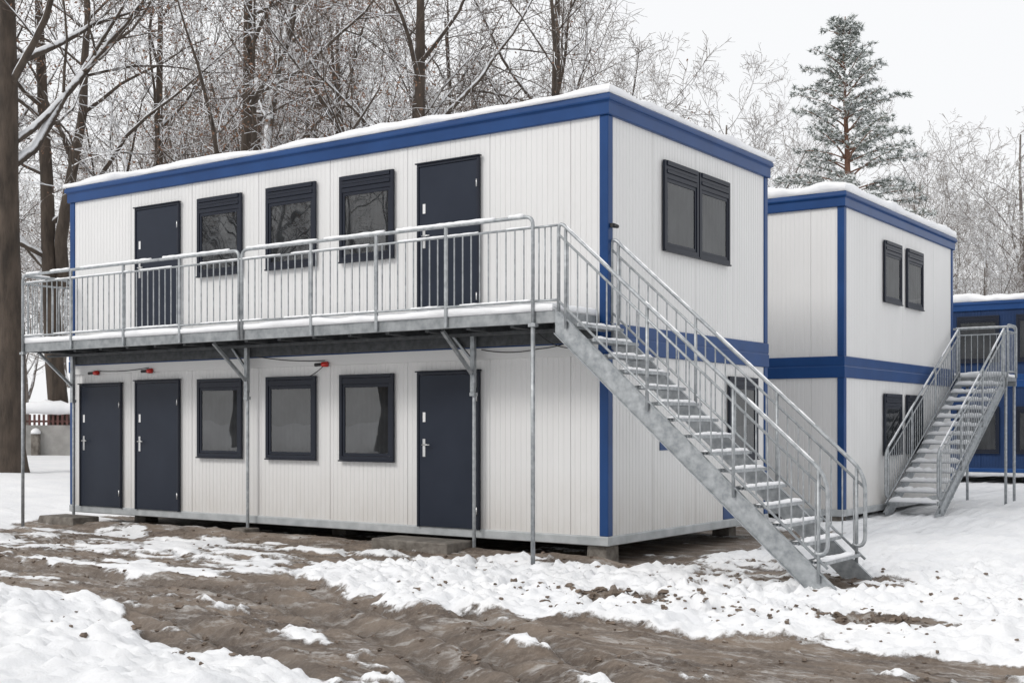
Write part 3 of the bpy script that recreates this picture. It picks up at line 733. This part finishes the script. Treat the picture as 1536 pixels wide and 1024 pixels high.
def pine(a,d,H,crown0,seed,wmax):
    rr=random.Random(seed); x,y=wpos(a,d); z0=gz(x,y)
    e=empty("pine_tree",(x,y,z0)); tag(e,"tall snow dusted pine with reddish brown trunk","tree")
    b=MB(); pts=[(x+.10*math.sin(i*.9),y+.10*math.cos(i*1.1),z0-.3+(H+.3)*i/14) for i in range(15)]
    b.tube(pts,[.26*(1-i/14)+.02 for i in range(15)],10,0,caps=False); b.obj("trunk",[M['pinebark']],e)
    b=MB(); c=MB(); z=crown0
    while z<H-.15:
        fr=(z-crown0)/(H-crown0)
        Lm=wmax*((1-fr)**.74)*(.8+.2*min(1,fr/.12))+.15
        nb=rr.randint(5,6)
        a0=rr.uniform(0,6.28)
        for k in range(nb):
            an=a0+k*6.28/nb+rr.uniform(-.4,.4); L=Lm*rr.uniform(.5,1.18); zz=z+rr.uniform(-.22,.22)
            el=.30+.6*fr; n=max(4,int(L/.15)); P=Vector((x,y,z0+zz)); sp=[P.copy()]
            dr=Vector((math.cos(an),math.sin(an),0)); sid=Vector((-dr.y,dr.x,0))
            for i in range(n):
                t=i/n; up=el*(1-t)-.42*t*(1-fr)+.30*t*t
                P=P+(dr+Vector((0,0,up))+sid*rr.uniform(-.16,.16))*(L/n)*.93; sp.append(P.copy())
            b.tube(sp,[.032*(1-i/(n+1))*(.6+.6*(1-fr))+.006 for i in range(n+1)],4,0,caps=False)
            for i in range(max(1,int(n*.36)),n+1):
                wd=.36*L*(1-abs(i/n-.6))*.5+.05
                for s_ in range(4):
                    if rr.random()<.18: continue
                    q=sp[i]+sid*rr.uniform(-wd,wd)+Vector((0,0,rr.uniform(-.10,.05)))+dr*rr.uniform(-.08,.08)
                    for m_ in range(9):
                        dv=(dr*rr.uniform(-.3,1)+sid*rr.uniform(-1,1)+Vector((0,0,rr.uniform(-.5,.9)))).normalized()
                        l=rr.uniform(.12,.24); wv=dv.cross(Vector((rr.gauss(0,1),rr.gauss(0,1),rr.gauss(0,1)))).normalized()*.018
                        c.add([q-wv,q+wv,q+dv*l],[(0,1,2)],1 if rr.random()<.38 else 0)
                    if rr.random()<.68:
                        u=dr*rr.uniform(.05,.12); v=sid*rr.uniform(.04,.10); h=Vector((0,0,rr.uniform(.06,.11)))
                        c.add([q-u+h*.4,q+v+h*.5,q+u+h*.3,q-v+h*.5,q+h*1.3],[(0,4,3),(0,1,4),(1,2,4),(2,3,4)],1,True)
        z+=.52*(1-.42*fr)
    b.obj("limbs",[M['pinebark']],e)
    c.obj("crown",[M['needle'],M['needlesnow']],e)
pine(12.1,45,16.5,7.2,4,3.7)

# ------------------------------------------------------------------ boundary wall
xw0,yw0=wpos(-24,43); xw1,yw1=wpos(-9.5,43.5)
D=Vector((xw1-xw0,yw1-yw0,0)); LW=D.length; D.normalize(); Nn=Vector((D.y,-D.x,0))
Fw=frame(xw0,yw0,D.x,D.y,Nn.x,Nn.y)
wz=.42
fw=empty("boundary_wall",(xw0,yw0,wz)); tag(fw,"grey concrete boundary wall with red brown pickets and snow","wall")
b=MB(); b.fbox(Fw,0,LW,-.1,.1,wz-.4,wz+1.25); b.obj("wall_panel",[M['wallgrey']],fw,bevel=.01)
b=MB()
s=0
while s<LW:
    b.fbox(Fw,s,s+.075,.02,.05,wz+1.25,wz+1.62); s+=.16
b.fbox(Fw,0,LW,-.02,.018,wz+1.35,wz+1.42); b.obj("pickets",[M['redwood']],fw)
b=MB(); n=int(LW/.25); pts=[Fw(LW*i/n,.0,wz+1.80+.10*R.random()) for i in range(n+1)]; b.tube(pts,[.20+.08*R.random() for _ in range(n+1)],8); b.obj("wall_snow",[M['snow']],fw)
for k in range(7):
    s=.9+k*2.2; b=MB(); b.fbox(Fw,s-.13,s+.13,.102,.32,wz-.3,wz+.95); p=b.obj("pillar",[M['concrete']],fw,bevel=.02)
    b=MB(); c=Fw(s,.21,wz+.95); b.tube([c,(c[0],c[1],c[2]+.10),(c[0],c[1],c[2]+.17),(c[0],c[1],c[2]+.20)],[.17,.16,.10,.02],10); b.obj("pillar_snow",[M['snow']],p)
# ------------------------------------------------------------------ loose clods of mud
def clods(name,n,mat,test,rs,seed,pos):
    mc=MB(); rr=random.Random(seed)
    P=[pos(rr,i) for i in range(n)]
    xs=np.array([p[0] for p in P]); ys=np.array([p[1] for p in P]); zc,mu,we,di=ground_z(xs,ys,True)
    for i in range(n):
        x,y=P[i]
        if not test(mu[i],rr): continue
        r=rr.uniform(*rs)*(1.8 if rr.random()<.12 else 1); sx,sy,sz=r*rr.uniform(.8,1.8),r*rr.uniform(.8,1.6),r*rr.uniform(.5,.9)
        cz=float(zc[i])+sz*.1; vs=[]
        for k in range(3):
            ph=(-.8,0.05,.9)[k]
            for j in range(5):
                an=j*1.2566+k*.6; q=rr.uniform(.6,1.35)
                vs.append((x+math.cos(an)*math.cos(ph)*sx*q,y+math.sin(an)*math.cos(ph)*sy*q,cz+math.sin(ph)*sz*q))
        fs=[(4,3,2,1,0),(10,11,12,13,14)]
        for k in range(2):
            for j in range(5): fs.append((k*5+j,k*5+(j+1)%5,(k+1)*5+(j+1)%5,(k+1)*5+j))
        mc.add(vs,fs,0)
    return mc.obj(name,[mat])
def pm(rr,i):
    if i<1500: return rr.gauss(2.6,1.2),rr.gauss(-2.85,.25)
    if i<2000: return rr.gauss(3.0,1.4),rr.gauss(-.5,1.0)
    return rr.uniform(-9,7),rr.uniform(-8,-.2)
cl=clods("mud_clods",4200,simple("mud_clod",(.085,.062,.047),(.23,.18,.14),.75,0,12,.3),lambda m,rr: m>.5 or rr.random()<.25,(.007,.023),9,pm)
tag(cl,"loose brown mud clods scattered over the track","mud",kind="stuff")

# ------------------------------------------------------------------ world, sun, camera
w=bpy.data.worlds.new("World"); scene.world=w; w.use_nodes=True; nt=w.node_tree
bg=nt.nodes["Background"]
sky=nt.nodes.new("ShaderNodeTexSky"); sky.sky_type='NISHITA'; sky.sun_disc=False
SE=math.radians(40); az=math.radians(205)
sky.sun_elevation=SE; sky.sun_rotation=az; sky.air_density=1; sky.dust_density=4
mx=nt.nodes.new("ShaderNodeMix"); mx.data_type='RGBA'; mx.inputs[0].default_value=.93
nt.links.new(sky.outputs[0],mx.inputs[6]); mx.inputs[7].default_value=(10.1,10.15,10.25,1)
nt.links.new(mx.outputs[2],bg.inputs[0]); bg.inputs[1].default_value=.1
sd=bpy.data.lights.new("sun",'SUN'); sd.energy=1.4; sd.angle=math.radians(14); sd.color=(1,.97,.93)
so=bpy.data.objects.new("sun",sd); COL.objects.link(so)
dirs=Vector((math.sin(az)*math.cos(SE),math.cos(az)*math.cos(SE),math.sin(SE)))
so.rotation_euler=dirs.to_track_quat('Z','Y').to_euler(); so.location=(0,-20,30)
cd=bpy.data.cameras.new("camera"); cam=bpy.data.objects.new("camera",cd); COL.objects.link(cam)
cam.location=(CX,CY,1.704); cam.rotation_euler=(math.radians(90),0,math.radians(35.04))
cd.sensor_width=36; cd.lens=43.67; cd.shift_y=.0807; cd.clip_end=2000; cd.clip_start=.1
scene.camera=cam
scene.view_settings.view_transform='Standard'; scene.view_settings.look='None'; scene.view_settings.exposure=0
